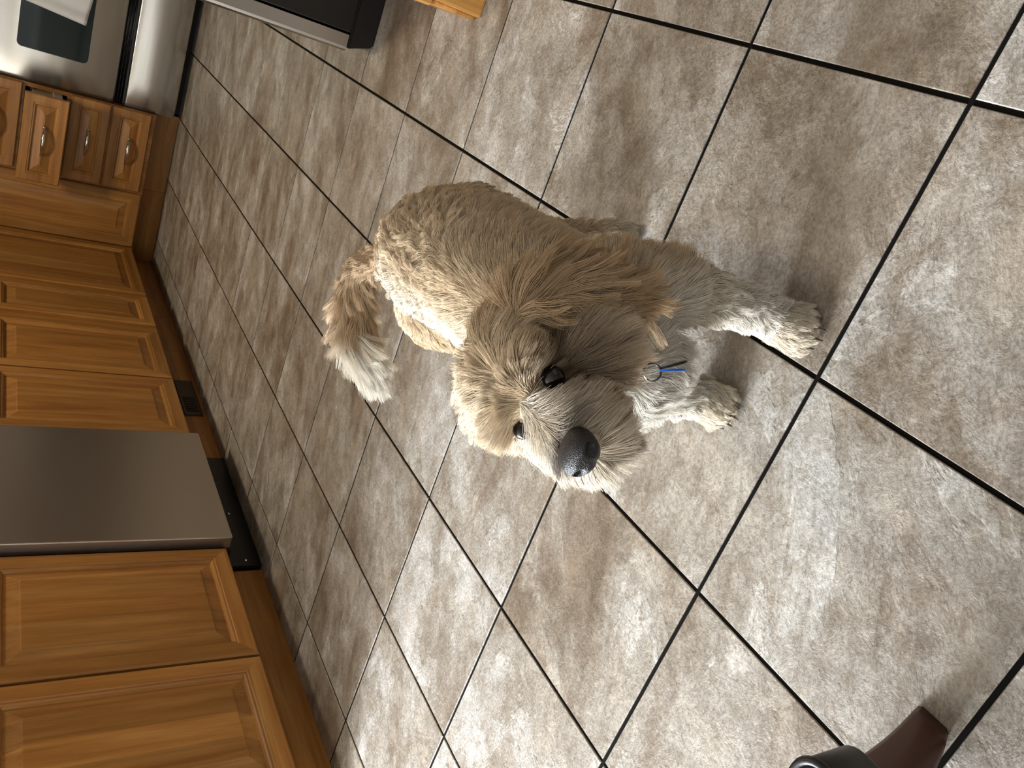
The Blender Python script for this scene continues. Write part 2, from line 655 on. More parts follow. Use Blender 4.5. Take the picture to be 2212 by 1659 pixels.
# drawer cabinet beside the range
root = tag(empty('drawer_cabinet', (4.25, 0.865, 0)), 'stained maple four-drawer cabinet beside the range, one drawer pulled open', 'cabinet')
b = MB()
ys0, ys1 = 0.662, 1.077
b.box((XB, ys0, 0.125), (X1 - 0.01, ys0 + 0.018, 0.885))
b.box((XB, ys1 - 0.018, 0.125), (X1 - 0.01, ys1, 0.885))
b.box((XB, ys0 + 0.018, 0.125), (X1 - 0.01, ys1 - 0.018, 0.143))
b.box((X1 - 0.03, ys0 + 0.018, 0.143), (X1 - 0.01, ys1 - 0.018, 0.885))
for zz in (0.317, 0.497, 0.688, 0.865):
    b.box((XB, ys0 + 0.018, zz), (XB + 0.02, ys1 - 0.018, zz + 0.02))
b.build('body', M['wood_v'], root)
bx('toe_kick', M['wood_hy'], root, (XK, ys0, 0), (XK + 0.02, ys1, 0.125), 0.0015)


def bow_pull(parent, yc, zc, xf):
    p = MB()
    L = 0.062
    pts, rs = [], []
    for k in range(13):
        t = -1 + 2 * k / 12
        pts.append((xf - 0.004 - 0.022 * (1 - t * t), yc + L * t, zc))
        rs.append(0.0035 + 0.0050 * (1 - t * t) ** 0.8)
    p.tube(pts, rs, 10)
    p.sphere((xf - 0.003, yc - L, zc), (0.004, 0.008, 0.006), 10, 6)
    p.sphere((xf - 0.003, yc + L, zc), (0.004, 0.008, 0.006), 10, 6)
    return p.build('handle', M['chrome'], parent)


for (za, zb, xf, is_open) in ((0.146, 0.320, XD, False), (0.329, 0.500, XD, False), (0.516, 0.692, 3.695, True), (0.700, 0.870, XD, False)):
    d = door(root, 'drawer', (xf, 1.068, 0), (0, -1, 0), (-1, 0, 0), 0.403, za, zb, M['wood_hy'], 0.05, False)
    bow_pull(d, 0.87, (za + zb) / 2, xf)
    # the drawer box behind the front
    q = MB()
    x0_, x1_ = xf + 0.0205, xf + 0.50
    q.box((x0_, 0.690, za + 0.02), (x1_, 0.702, zb - 0.035))
    q.box((x0_, 1.036, za + 0.02), (x1_, 1.048, zb - 0.035))
    q.box((x0_, 0.702, za + 0.02), (x1_, 1.036, za + 0.028))
    q.box((x1_ - 0.012, 0.702, za + 0.028), (x1_, 1.036, zb - 0.035))
    q.build('drawer_box', M['maple_ply'], d)
    if is_open:
        s = MB()
        s.box((xf + 0.03, 0.683, za + 0.022), (xf + 0.48, 0.6895, za + 0.058), 0.001)
        s.build('slide', M['white_frame'], d)

# countertop over both runs
ct = MB()
ct.box((0.50, 1.345, 0.886), (X1 - 0.005, Y1 - 0.005, 0.922), 0.004)
ct.box((3.835, 0.660, 0.886), (X1 - 0.005, 1.3445, 0.922), 0.004)
tag(ct.build('countertop', M['counter']), 'dark stone countertop running over the base cabinets', 'countertop')

# floor vent in the toe kick
root = tag(empty('floor_vent', (2.46, YK, 0)), 'bronze metal vent cover set in the wooden toe kick', 'vent')
b = MB()
b.box((2.318, YK - 0.006, 0.014), (2.602, YK - 0.0005, 0.086), 0.002)
b.build('plate', M['bronze'], root)
b = MB()
b.box((2.345, YK - 0.0066, 0.028), (2.460, YK - 0.0061, 0.074))  # black sheet in place of the shaded hollow behind the slats
b.build('dark_sheet', M['blackmat'], root)
for k in range(8):
    xx = 2.350 + k * 0.0145
    bx('slat', M['bronze'], root, (xx, YK - 0.009, 0.029), (xx + 0.006, YK - 0.0067, 0.073))

# ------------------------------------------------------------------ dishwasher
root = tag(empty('dishwasher', (1.69, 1.7, 0)), 'stainless steel dishwasher with black kick plate between the wooden cabinets', 'dishwasher')
bx('body', M['blackmat'], root, (1.394, YB + 0.003, 0.11), (1.999, Y1 - 0.03, 0.88))
pb = MB()
pb.box((1.397, 1.349, 0.114), (1.986, 1.392, 0.872), 0.004)
pb.build('door', M['steel_x'], root)
bx('kick_plate', M['blackpl'], root, (1.394, 1.462, 0.0), (1.999, 1.476, 0.109), 0.002)
for (sx, sz) in ((1.42, 0.045), (1.97, 0.092), (1.71, 0.075), (1.66, 0.05)):
    s = MB()
    s.sphere((sx, 1.4615, sz), (0.006, 0.003, 0.006), 10, 6)
    s.build('screw', M['chrome'], root)
hb = MB()
hb.tube([(1.45, 1.315, 0.80), (1.93, 1.315, 0.80)], 0.011, 12)
hb.tube([(1.47, 1.349, 0.80), (1.47, 1.315, 0.80)], 0.008, 10)
hb.tube([(1.91, 1.349, 0.80), (1.91, 1.315, 0.80)], 0.008, 10)
hb.build('handle', M['chrome'], root)

# ------------------------------------------------------------------ range
RY0, RY1 = -0.100, 0.660
root = tag(empty('kitchen_range', (4.25, 0.28, 0)), 'stainless steel kitchen range with dark oven window beside the drawers', 'oven')
bx('body', M['blackpl'], root, (3.945, RY0, 0.045), (X1 - 0.02, RY1, 0.985), 0.003)
bx('base', M['blackmat'], root, (4.01, RY0 + 0.01, 0.0), (X1 - 0.05, RY1 - 0.005, 0.0445))


def bowed_panel(name, z0, z1, parent):
    """a steel front that curves back towards both ends."""
    ya, yb, n = RY0 + 0.004, RY1 - 0.002, 40
    front = []
    for k in range(n + 1):
        y = ya + (yb - ya) * (0.5 - 0.5 * math.cos(math.pi * k / n))
        e = max(0.0, 1 - min(y - ya, yb - y) / 0.13)
        front.append((3.896 + 0.012 * e ** 2.2, y))
    zr = [(z0, 0.006), (z0 + 0.002, 0.002), (z0 + 0.006, 0.0), (z1 - 0.006, 0.0), (z1 - 0.002, 0.002), (z1, 0.006)]
    b = MB()
    w = n + 1
    vs = [(x + dx, y, z) for (z, dx) in zr for (x, y) in front]
    fs = [(r * w + k, r * w + k + 1, (r + 1) * w + k + 1, (r + 1) * w + k) for r in range(len(zr) - 1) for k in range(n)]
    b.add(vs, [tuple(reversed(f)) for f in fs], 0, True)
    top, bot = (len(zr) - 1) * w, 0
    b.add([(3.9445, ya, z0), (3.9445, yb, z0), (3.9445, yb, z1), (3.9445, ya, z1),
           (front[0][0] + 0.006, ya, z0), (front[-1][0] + 0.006, yb, z0), (front[-1][0] + 0.006, yb, z1), (front[0][0] + 0.006, ya, z1),
           (3.902, 0.28, z0), (3.902, 0.28, z1)],
          [(0, 1, 5, 8, 4), (3, 7, 9, 6, 2), (0, 4, 7, 3), (1, 2, 6, 5), (0, 3, 2, 1)])
    return b.build(name, M['steel_y'], parent)


bowed_panel('storage_drawer', 0.040, 0.272, root)
g = MB()
for k in range(3):
    g.tube([(3.938, RY0 + 0.01, 0.284 + k * 0.013), (3.938, RY1 - 0.006, 0.284 + k * 0.013)], 0.005, 8)
g.build('vent_strip', M['blackpl'], root)


def rrect(cu, cv, hu, hv, r, n=6):
    pts = []
    for (sx, sy, a0) in ((1, 1, 0), (-1, 1, 90), (-1, -1, 180), (1, -1, 270)):
        for k in range(n + 1):
            a = math.radians(a0 + 90 * k / n)
            pts.append((cu + sx * (hu - r) + r * math.cos(a), cv + sy * (hv - r) + r * math.sin(a)))
    return pts


od = bowed_panel('oven_door', 0.322, 0.900, root)
wn_ = MB()
wp = rrect(0.277, 0.597, 0.238, 0.146, 0.022)
n_ = len(wp)
wn_.add([(3.8990, y, z) for (y, z) in wp] + [(3.8945, 0.277 + (y - 0.277) * 0.985, 0.597 + (z - 0.597) * 0.975) for (y, z) in wp],
        [(i, (i + 1) % n_, n_ + (i + 1) % n_, n_ + i) for i in range(n_)] + [tuple(range(n_, 2 * n_))])
wn_.build('window', M['glass_dark'], od)
hd = MB()
hd.tube([(3.845, RY0 + 0.05, 0.868), (3.845, RY1 - 0.05, 0.868)], 0.013, 14)
hd.tube([(3.899, RY0 + 0.07, 0.868), (3.845, RY0 + 0.07, 0.868)], 0.010, 10)
hd.tube([(3.898, RY1 - 0.07, 0.868), (3.845, RY1 - 0.07, 0.868)], 0.010, 10)
hd.build('handle', M['chrome'], od)
bx('control_panel', M['steel_y'], root, (3.905, RY0 + 0.002, 0.906), (3.944, RY1 - 0.002, 0.985), 0.006)
for k in range(5):
    kb = MB()
    kb.tube([(3.904, 0.0 + 0.138 * k, 0.945), (3.880, 0.0 + 0.138 * k, 0.945)], [0.020, 0.017], 16)
    kb.build('knob', M['blackpl'], root)
bx('cooktop', M['blackpl'], root, (3.90, RY0, 0.986), (X1 - 0.02, RY1, 1.000), 0.004)

# towel hanging over the oven handle
tw = MB()
NU, NV = 26, 40
for side in (0, 1):
    pass
vs, fs = [], []
for j in range(NV + 1):
    s = j / NV                       # 0 front hem .. 1 back hem
    for i in range(NU + 1):
        u = i / NU
        yy = 0.315 - 0.30 * u
        fold = 0.006 * math.sin(u * 17 + 1.0) + 0.004 * math.sin(u * 31)
        if s < 0.60:
            k = s / 0.60
            zb_ = 0.488 - 0.045 * u
            zz = zb_ + (0.8815 - zb_) * k
            xx = 3.829 - fold * (1 - k * 0.7) - 0.004 * (1 - k)
            y2 = yy + (1 - k) * 0.020 * (1 - 2 * u) - k * 0.030 * (1 - u)
        elif s < 0.68:
            k = (s - 0.60) / 0.08 * math.pi
            xx = 3.845 - 0.0165 * math.cos(k)
            zz = 0.8815 - 0.012 + 0.0165 * math.sin(k) + 0.012
            y2 = yy - 0.030 * (1 - u)
        else:
            k = (s - 0.68) / 0.32
            xx = 3.8615 + 0.010 * k + 0.3 * fold * k
            zz = 0.8815 - 0.20 * k
            y2 = yy - 0.030 * (1 - u)
        vs.append((xx, y2, zz))
for j in range(NV):
    for i in range(NU):
        a_ = j * (NU + 1) + i
        fs.append((a_, a_ + 1, a_ + NU + 2, a_ + NU + 1))
tw.add(vs, fs, 0, True)
to = tw.build('towel', M['towel'])
sd = to.modifiers.new('thickness', 'SOLIDIFY')
sd.thickness = 0.004
sd.offset = 0
tag(to, 'white kitchen towel hanging from the oven door handle', 'towel')

# ------------------------------------------------------------------ refrigerator
root = tag(empty('refrigerator', (2.09, -0.5, 0)), 'refrigerator with black side and stainless door at the top of the frame', 'refrigerator')
FX0, FX1 = 1.640, 2.540
bx('body', M['blackpl'], root, (FX0, Y0 + 0.02, 0.0695), (FX1, -0.118, 1.75), 0.003)
db = MB()
bm = bmesh.new()
prof = [(-0.1125, 0), (-0.082, 0), (-0.0755, 0.0015), (-0.0715, 0.006), (-0.070, 0.012)]
vs = []
for (y, ins) in prof:
    for zz in (0.072, 1.745):
        vs.append((FX0 + ins, y, zz))
for (y, ins) in reversed(prof):
    for zz in (0.072, 1.745):
        vs.append((FX1 - ins, y, zz))
nn = len(vs) // 2
fs = [(2 * i, 2 * ((i + 1) % nn), 2 * ((i + 1) % nn) + 1, 2 * i + 1) for i in range(nn)]
fs += [tuple(2 * i for i in reversed(range(nn))), tuple(2 * i + 1 for i in range(nn))]
bm.free()
db.add(vs, fs)
fd = db.build('door', M['steel_z'], root)
hd = MB()
hd.tube([(FX1 - 0.08, -0.03, 0.75), (FX1 - 0.08, -0.03, 1.5)], 0.012, 12)
hd.tube([(FX1 - 0.08, -0.070, 0.80), (FX1 - 0.08, -0.03, 0.80)], 0.009, 10)
hd.tube([(FX1 - 0.08, -0.070, 1.45), (FX1 - 0.08, -0.03, 1.45)], 0.009, 10)
hd.build('handle', M['chrome'], fd)
bx('kick_grille', M['blackmat'], root, (FX0 + 0.05, -0.117, 0.008), (FX1 - 0.05, -0.100, 0.062))
for xa in (FX0, FX1 - 0.05):
    ft = MB()
    bm = bmesh.new()
    bmesh.ops.create_cube(bm, size=1)
    for v in bm.verts:
        v.co = Vector((xa if v.co.x < 0 else xa + 0.05, -0.30 if v.co.y < 0 else (-0.100 if v.co.z < 0 else -0.078), 0.0 if v.co.z < 0 else 0.068))
    bmesh.ops.bevel(bm, geom=bm.edges[:], offset=0.005, segments=2, affect='EDGES')
    ft.bm(bm)
    ft.build('foot', M['blackpl'], root)
sk = MB()
sk.box((FX0, Y0 + 0.02, 0.0), (FX0 + 0.012, -0.302, 0.069))
sk.build('side_skirt', M['blackpl'], root)

# tall cabinet beside the fridge (only its foot shows)
root = tag(empty('pantry_cabinet', (1.36, -0.6, 0)), 'honey-coloured wooden cabinet end panel at the top edge beside the refrigerator', 'cabinet')
pc = MB()
pc.box((1.122, Y0 + 0.01, 0.0), (1.615, -0.262, 2.1), 0.002)
pc.build('body', M['wood_v'], root)
pc = MB()
pc.box((1.102, Y0 + 0.01, 0.0), (1.1215, -0.256, 2.1), 0.006)
pc.build('end_panel', M['wood_v'], root)
pc = MB()
pc.box((1.126, -0.2615, 0.0), (1.612, -0.247, 0.10), 0.006)
pc.build('base_board', M['wood_hx'], root)
door(root, 'door', (1.618, -0.242, 0), (-1, 0, 0), (0, 1, 0), 0.49, 0.106, 2.09, M['wood_hx'])

# ------------------------------------------------------------------ ceiling lamp over the kitchen floor
root = tag(empty('ceiling_lamp', (2.45, 0.45, ZC)), 'round white ceiling lamp over the kitchen floor', 'lamp')
cl_ = MB()
cl_.tube([(2.45, 0.45, ZC - 0.001), (2.45, 0.45, ZC - 0.03)], [0.17, 0.18], 36)
cl_.build('base', M['chrome'], root)
lamp_glow, nt_, b_ = new_mat('lit_lamp_shade')
b_.inputs['Base Color'].default_value = (0.9, 0.86, 0.78, 1)
b_.inputs['Emission Color'].default_value = (1.0, 0.86, 0.66, 1)
b_.inputs['Emission Strength'].default_value = 6.0
sh = MB()
prof_ = [(0.178, -0.031), (0.172, -0.060), (0.140, -0.092), (0.085, -0.110), (0.02, -0.116)]
vs = [(2.45 + r * math.cos(2 * math.pi * k / 36), 0.45 + r * math.sin(2 * math.pi * k / 36), ZC + z) for (r, z) in prof_ for k in range(36)]
fs = [(l * 36 + k, (l + 1) * 36 + k, (l + 1) * 36 + (k + 1) % 36, l * 36 + (k + 1) % 36) for l in range(4) for k in range(36)] + [tuple(4 * 36 + k for k in range(36))]
sh.add(vs, fs, 0, True)
sh.build('shade', lamp_glow, root)
ld = bpy.data.lights.new('ceiling_lamp_light', 'AREA')
ld.shape = 'DISK'
ld.size = 0.34
ld.energy = 48
ld.color = (1.0, 0.84, 0.62)
lo_ = bpy.data.objects.new('ceiling_lamp_light', ld)
lo_.location = (2.45, 0.45, ZC - 0.125)
COL.objects.link(lo_)
lo_.parent = root
lo_.matrix_parent_inverse = root.matrix_world.inverted()

# ------------------------------------------------------------------ chair (only a corner and one foot show)
root = tag(empty('chair', (-0.58, 0.37, 0)), 'chair with red-brown wooden legs and black padded seat in the corner', 'chair')
SX0, SX1, SY0, SY1, SZ = -0.80, -0.337, 0.146, 0.60, 0.33
st = MB()
pr_ = rrect((SX0 + SX1) / 2, (SY0 + SY1) / 2, (SX1 - SX0) / 2, (SY1 - SY0) / 2, 0.017, 6)
cxm, cym = (SX0 + SX1) / 2, (SY0 + SY1) / 2
lay = [(SZ - 0.062, 0.985), (SZ - 0.055, 1.0), (SZ - 0.012, 1.0), (SZ - 0.004, 0.985), (SZ, 0.955), (SZ + 0.006, 0.80), (SZ + 0.010, 0.4)]
n_ = len(pr_)
vs = [(cxm + (x - cxm) * s, cym + (y - cym) * s, z) for (z, s) in lay for (x, y) in pr_]
fs = [(l * n_ + i, l * n_ + (i + 1) % n_, (l + 1) * n_ + (i + 1) % n_, (l + 1) * n_ + i) for l in range(len(lay) - 1) for i in range(n_)]
fs += [tuple(reversed(range(n_))), tuple((len(lay) - 1) * n_ + i for i in range(n_))]
st.add(vs, fs, 0, True)
seat = st.build('seat', M['leather'], root)
pp = MB()
loop = [(cxm + (x - cxm) * 0.995, cym + (y - cym) * 0.995, SZ - 0.005) for (x, y) in pr_]
pp.tube(loop + [loop[0]], 0.0035, 8)
pp.build('piping', M['leather'], seat)


def sabre_leg(fx, fy, tx, ty, w0=0.036, w1=0.066):
    b = MB()
    vs, N = [], 14
    for i in range(N + 1):
        t = i / N
        e = t ** 0.75
        x = fx + (tx - fx) * (1 - (1 - t) ** 1.9)
        y = fy + (ty - fy) * t
        z = (SZ - 0.061) * t
        w = w0 + (w1 - w0) * e
        d = 0.026 + 0.012 * t
        r = 0.004
        for (du, dv) in ((-d / 2 + r, -w / 2), (d / 2 - r, -w / 2), (d / 2, -w / 2 + r), (d / 2, w / 2 - r),
                         (d / 2 - r, w / 2), (-d / 2 + r, w / 2), (-d / 2, w / 2 - r), (-d / 2, -w / 2 + r)):
            vs.append((x + dv, y + du, z))
    fs = [(i * 8 + k, i * 8 + (k + 1) % 8, (i + 1) * 8 + (k + 1) % 8, (i + 1) * 8 + k) for i in range(N) for k in range(8)]
    fs += [tuple(reversed(range(8))), tuple(N * 8 + k for k in range(8))]
    b.add(vs, fs, 0, True)
    return b.build('leg', M['mahogany'], root)


sabre_leg(-0.305, 0.240, -0.352, 0.252)
sabre_leg(-0.305, 0.500, -0.352, 0.490)
sabre_leg(-0.850, 0.240, -0.868, 0.250)
sabre_leg(-0.850, 0.500, -0.868, 0.490)
bk = MB()
bk.box((-0.845, 0.17, 0.36), (-0.803, 0.57, 0.74), 0.015)
bk.build('backrest', M['leather'], root)

# ------------------------------------------------------------------ dog
dog = tag(empty('dog', (0.25, 0.06, 0)), 'cream and tan curly-coated dog standing on the tiles looking up', 'dog')
V3 = lambda *a: np.array(a, float)
EA, EB = V3(-0.024, 0.027, 0.411), V3(-0.020, 0.086, 0.413)      # the two eyes
EM = (EA + EB) / 2
NO = V3(-0.098, 0.060, 0.408)                                    # nose tip
CAPS = []      # (p0, p1, r0, r1, region)


def cap(p0, p1, r0, r1, reg):
    CAPS.append((V3(*p0), V3(*p1), r0, r1, reg))


def chain(pts, reg):
    for (a, ra), (b, rb) in zip(pts[:-1], pts[1:]):
        cap(a, b, ra, rb, reg)


# trunk: deep chest, narrower waist, round rump
cap((0.115, 0.050, 0.245), (0.22, 0.055, 0.240), 0.088, 0.100, 'body')
cap((0.22, 0.055, 0.240), (0.36, 0.060, 0.255), 0.100, 0.098, 'body')
cap((0.36, 0.060, 0.255), (0.47, 0.080, 0.262), 0.098, 0.096, 'body')
cap((0.47, 0.085, 0.262), (0.505, 0.092, 0.262), 0.094, 0.085, 'body')
cap((0.10, 0.055, 0.215), (0.12, 0.055, 0.26), 0.070, 0.075, 'chest')
# shoulders and front legs
cap((0.125, -0.015, 0.24), (0.115, -0.035, 0.185), 0.062, 0.048, 'body')
cap((0.140, 0.118, 0.24), (0.135, 0.115, 0.185), 0.058, 0.046, 'body')
chain([((0.112, -0.040, 0.175), 0.040), ((0.088, -0.044, 0.10), 0.026), ((0.070, -0.042, 0.035), 0.022)], 'leg')
chain([((0.132, 0.112, 0.175), 0.040), ((0.124, 0.107, 0.10), 0.026), ((0.120, 0.103, 0.035), 0.022)], 'leg')
# thighs, knees, hocks
chain([((0.475, 0.035, 0.235), 0.064), ((0.415, 0.028, 0.150), 0.046), ((0.470, 0.020, 0.095), 0.027),
       ((0.425, -0.010, 0.035), 0.022)], 'leg')
chain([((0.48, 0.155, 0.235), 0.072), ((0.420, 0.165, 0.150), 0.048), ((0.500, 0.165, 0.095), 0.028),
       ((0.480, 0.150, 0.035), 0.024)], 'leg')


def paw(cx, cy, ang):
    d = V3(-math.cos(ang), math.sin(ang), 0)
    s = V3(math.sin(ang), math.cos(ang), 0)
    c = V3(cx, cy, 0.024)
    cap(c + d * -0.012, c + d * 0.010, 0.0225, 0.0225, 'paw')
    for k, (o, l) in enumerate(((-0.0185, 0.016), (-0.0065, 0.024), (0.0065, 0.024), (0.0185, 0.016))):
        p = c + s * o + d * 0.008
        q = c + s * o + d * l
        p[2], q[2] = 0.021, 0.014
        cap(p, q, 0.0110, 0.0120, 'paw')


PAWS = [(0.058, -0.038, -0.25), (0.112, 0.098, 0.20), (0.412, -0.018, 0.05), (0.463, 0.146, 0.05)]
for p in PAWS:
    paw(*p)
# neck, skull, muzzle, cheeks
cap((0.115, 0.055, 0.275), (0.070, 0.056, 0.365), 0.076, 0.058, 'neck')
cap((0.034, 0.044, 0.390), (0.062, 0.043, 0.386), 0.050, 0.050, 'head')
cap((0.034, 0.070, 0.390), (0.062, 0.071, 0.386), 0.050, 0.050, 'head')
cap(EM + V3(0.022, 0, -0.022), NO + V3(0.022, 0, -0.016), 0.034, 0.0225, 'muzzle')
cap(NO + V3(0.035, -0.014, -0.020), NO + V3(0.016, -0.010, -0.022), 0.020, 0.015, 'muzzle')
cap(NO + V3(0.035, 0.014, -0.020), NO + V3(0.016, 0.010, -0.022), 0.020, 0.015, 'muzzle')
cap(EM + V3(0.03, 0, -0.045), NO + V3(0.030, 0, -0.040), 0.030, 0.016, 'chin')
cap((0.002, 0.012, 0.362), (0.030, 0.008, 0.352), 0.032, 0.040, 'cheek')
cap((0.014, 0.094, 0.366), (0.034, 0.094, 0.360), 0.028, 0.031, 'cheek')
# brow ridges
cap(EA + V3(0.022, -0.006, 0.012), EA + V3(0.020, 0.014, 0.014), 0.015, 0.013, 'brow')
cap(EB + V3(0.022, 0.006, 0.012), EB + V3(0.020, -0.014, 0.014), 0.015, 0.013, 'brow')
# hanging ears
for s, y0 in ((-1, 0.057), (1, 0.057)):
    for dx in (-0.018, -0.004, 0.010, 0.022):
        chain([((0.050 + dx * 0.5, y0 + s * (0.060 if s < 0 else 0.050), 0.408), 0.017),
               ((0.050 + dx, y0 + s * (0.090 if s < 0 else 0.060), 0.376), 0.015),
               ((0.046 + dx * 1.15, y0 + s * (0.096 if s < 0 else 0.058), 0.322 if s < 0 else 0.330), 0.012)], 'ear')
# tail swung out to the window side
TAIL = [((0.540, 0.110, 0.312), 0.020), ((0.585, 0.160, 0.330), 0.016), ((0.598, 0.215, 0.330), 0.013),
        ((0.580, 0.265, 0.320), 0.010), ((0.555, 0.305, 0.300), 0.007)]
chain(TAIL, 'tail')

# one continuous surface: round cones fused by voxel remeshing
bm = bmesh.new()
for (p0, p1, r0, r1, reg) in CAPS:
    ax = Vector(p1 - p0)
    L = max(ax.length, 1e-4)
    q = Vector((0, 0, 1)).rotation_difference(ax.normalized()) if ax.length > 1e-6 else Matrix.Identity(3).to_quaternion()
    SEG, RG = 20, 7
    prof = [(r0 * math.sin(a), -r0 * math.cos(a)) for a in (math.pi / 2 * k / RG for k in range(RG + 1))]
    prof += [(r1 * math.cos(a), L + r1 * math.sin(a)) for a in (math.pi / 2 * k / RG for k in range(RG + 1))]
    rings = []
    for (rr, zz) in prof:
        if rr < 1e-6:
            rings.append([bm.verts.new(Vector(p0) + q @ Vector((0, 0, zz)))])
        else:
            rings.append([bm.verts.new(Vector(p0) + q @ Vector((rr * math.cos(2 * math.pi * k / SEG), rr * math.sin(2 * math.pi * k / SEG), zz)))
                          for k in range(SEG)])
    for A, B in zip(rings[:-1], rings[1:]):
        for k in range(SEG):
            k2 = (k + 1) % SEG
            if len(A) == 1:
                bm.faces.new((A[0], B[k2], B[k]))
            elif len(B) == 1:
                bm.faces.new((A[k], A[k2], B[0]))
            else:
                bm.faces.new((A[k], A[k2], B[k2], B[k]))
me = bpy.data.meshes.new('raw')
bm.to_mesh(me)
bm.free()
raw = bpy.data.objects.new('raw', me)
COL.objects.link(raw)
rm = raw.modifiers.new('remesh', 'REMESH')
rm.mode = 'VOXEL'
rm.voxel_size = 0.0042
rm.use_smooth_shade = True
s1 = raw.modifiers.new('smooth', 'SMOOTH')
s1.factor, s1.iterations = 0.5, 7
bpy.context.view_layer.update()
dg = bpy.context.evaluated_depsgraph_get()
bme = bpy.data.meshes.new_from_object(raw.evaluated_get(dg))
bpy.data.objects.remove(raw)
bme.name = 'body'
nv = len(bme.vertices)
VP = np.empty(nv * 3)
bme.vertices.foreach_get('co', VP)
VP = VP.reshape(-1, 3)
VP[:, 2] = np.maximum(VP[:, 2], 0.002)
bme.vertices.foreach_set('co', VP.ravel())
bme.update()
VN = np.empty(nv * 3)
bme.vertices.foreach_get('normal', VN)
VN = VN.reshape(-1, 3)
bme.calc_loop_triangles()
TR = np.empty(len(bme.loop_triangles) * 3, np.int32)
bme.loop_triangles.foreach_get('vertices', TR)
TR = TR.reshape(-1, 3)


def region_of(P):
    best = np.full(len(P), 1e9)
    idx = np.zeros(len(P), int)
    par = np.zeros(len(P))
    for k, (p0, p1, r0, r1, reg) in enumerate(CAPS):
        d = p1 - p0
        t = np.clip(((P - p0) @ d) / max(d @ d, 1e-9), 0, 1)
        ds = np.linalg.norm(P - (p0 + t[:, None] * d), axis=1) - (r0 + (r1 - r0) * t)
        if reg in ('ear', 'tail', 'brow'):
            ds = ds - 0.004
        w = ds < best
        best[w], idx[w], par[w] = ds[w], k, t[w]
    return idx, par


REG = ['body', 'chest', 'leg', 'paw', 'neck', 'head', 'muzzle', 'chin', 'cheek', 'brow', 'ear', 'tail']
CREG = np.array([REG.index(c[4]) for c in CAPS])
CAX = np.array([(c[1] - c[0]) / max(np.linalg.norm(c[1] - c[0]), 1e-9) for c in CAPS])

# coat colour by place on the dog, with some side light and shade painted in
TAN = V3(0.590, 0.400, 0.225)
CRM = V3(0.825, 0.680, 0.485)
WHT = V3(0.885, 0.830, 0.730)
DRK = V3(0.430, 0.280, 0.160)


def smooth(a, b, x):
    t = np.clip((x - a) / (b - a), 0, 1)
    return t * t * (3 - 2 * t)


def blobs(P, s, seed):
    r = np.random.default_rng(seed)
    out = np.zeros(len(P))
    for k in range(5):
        w = r.normal(size=3) * s * (1 + 0.6 * k)
        out += np.sin(P @ w + r.uniform(0, 6.28)) / (1 + 0.5 * k)
    return out / 2.2


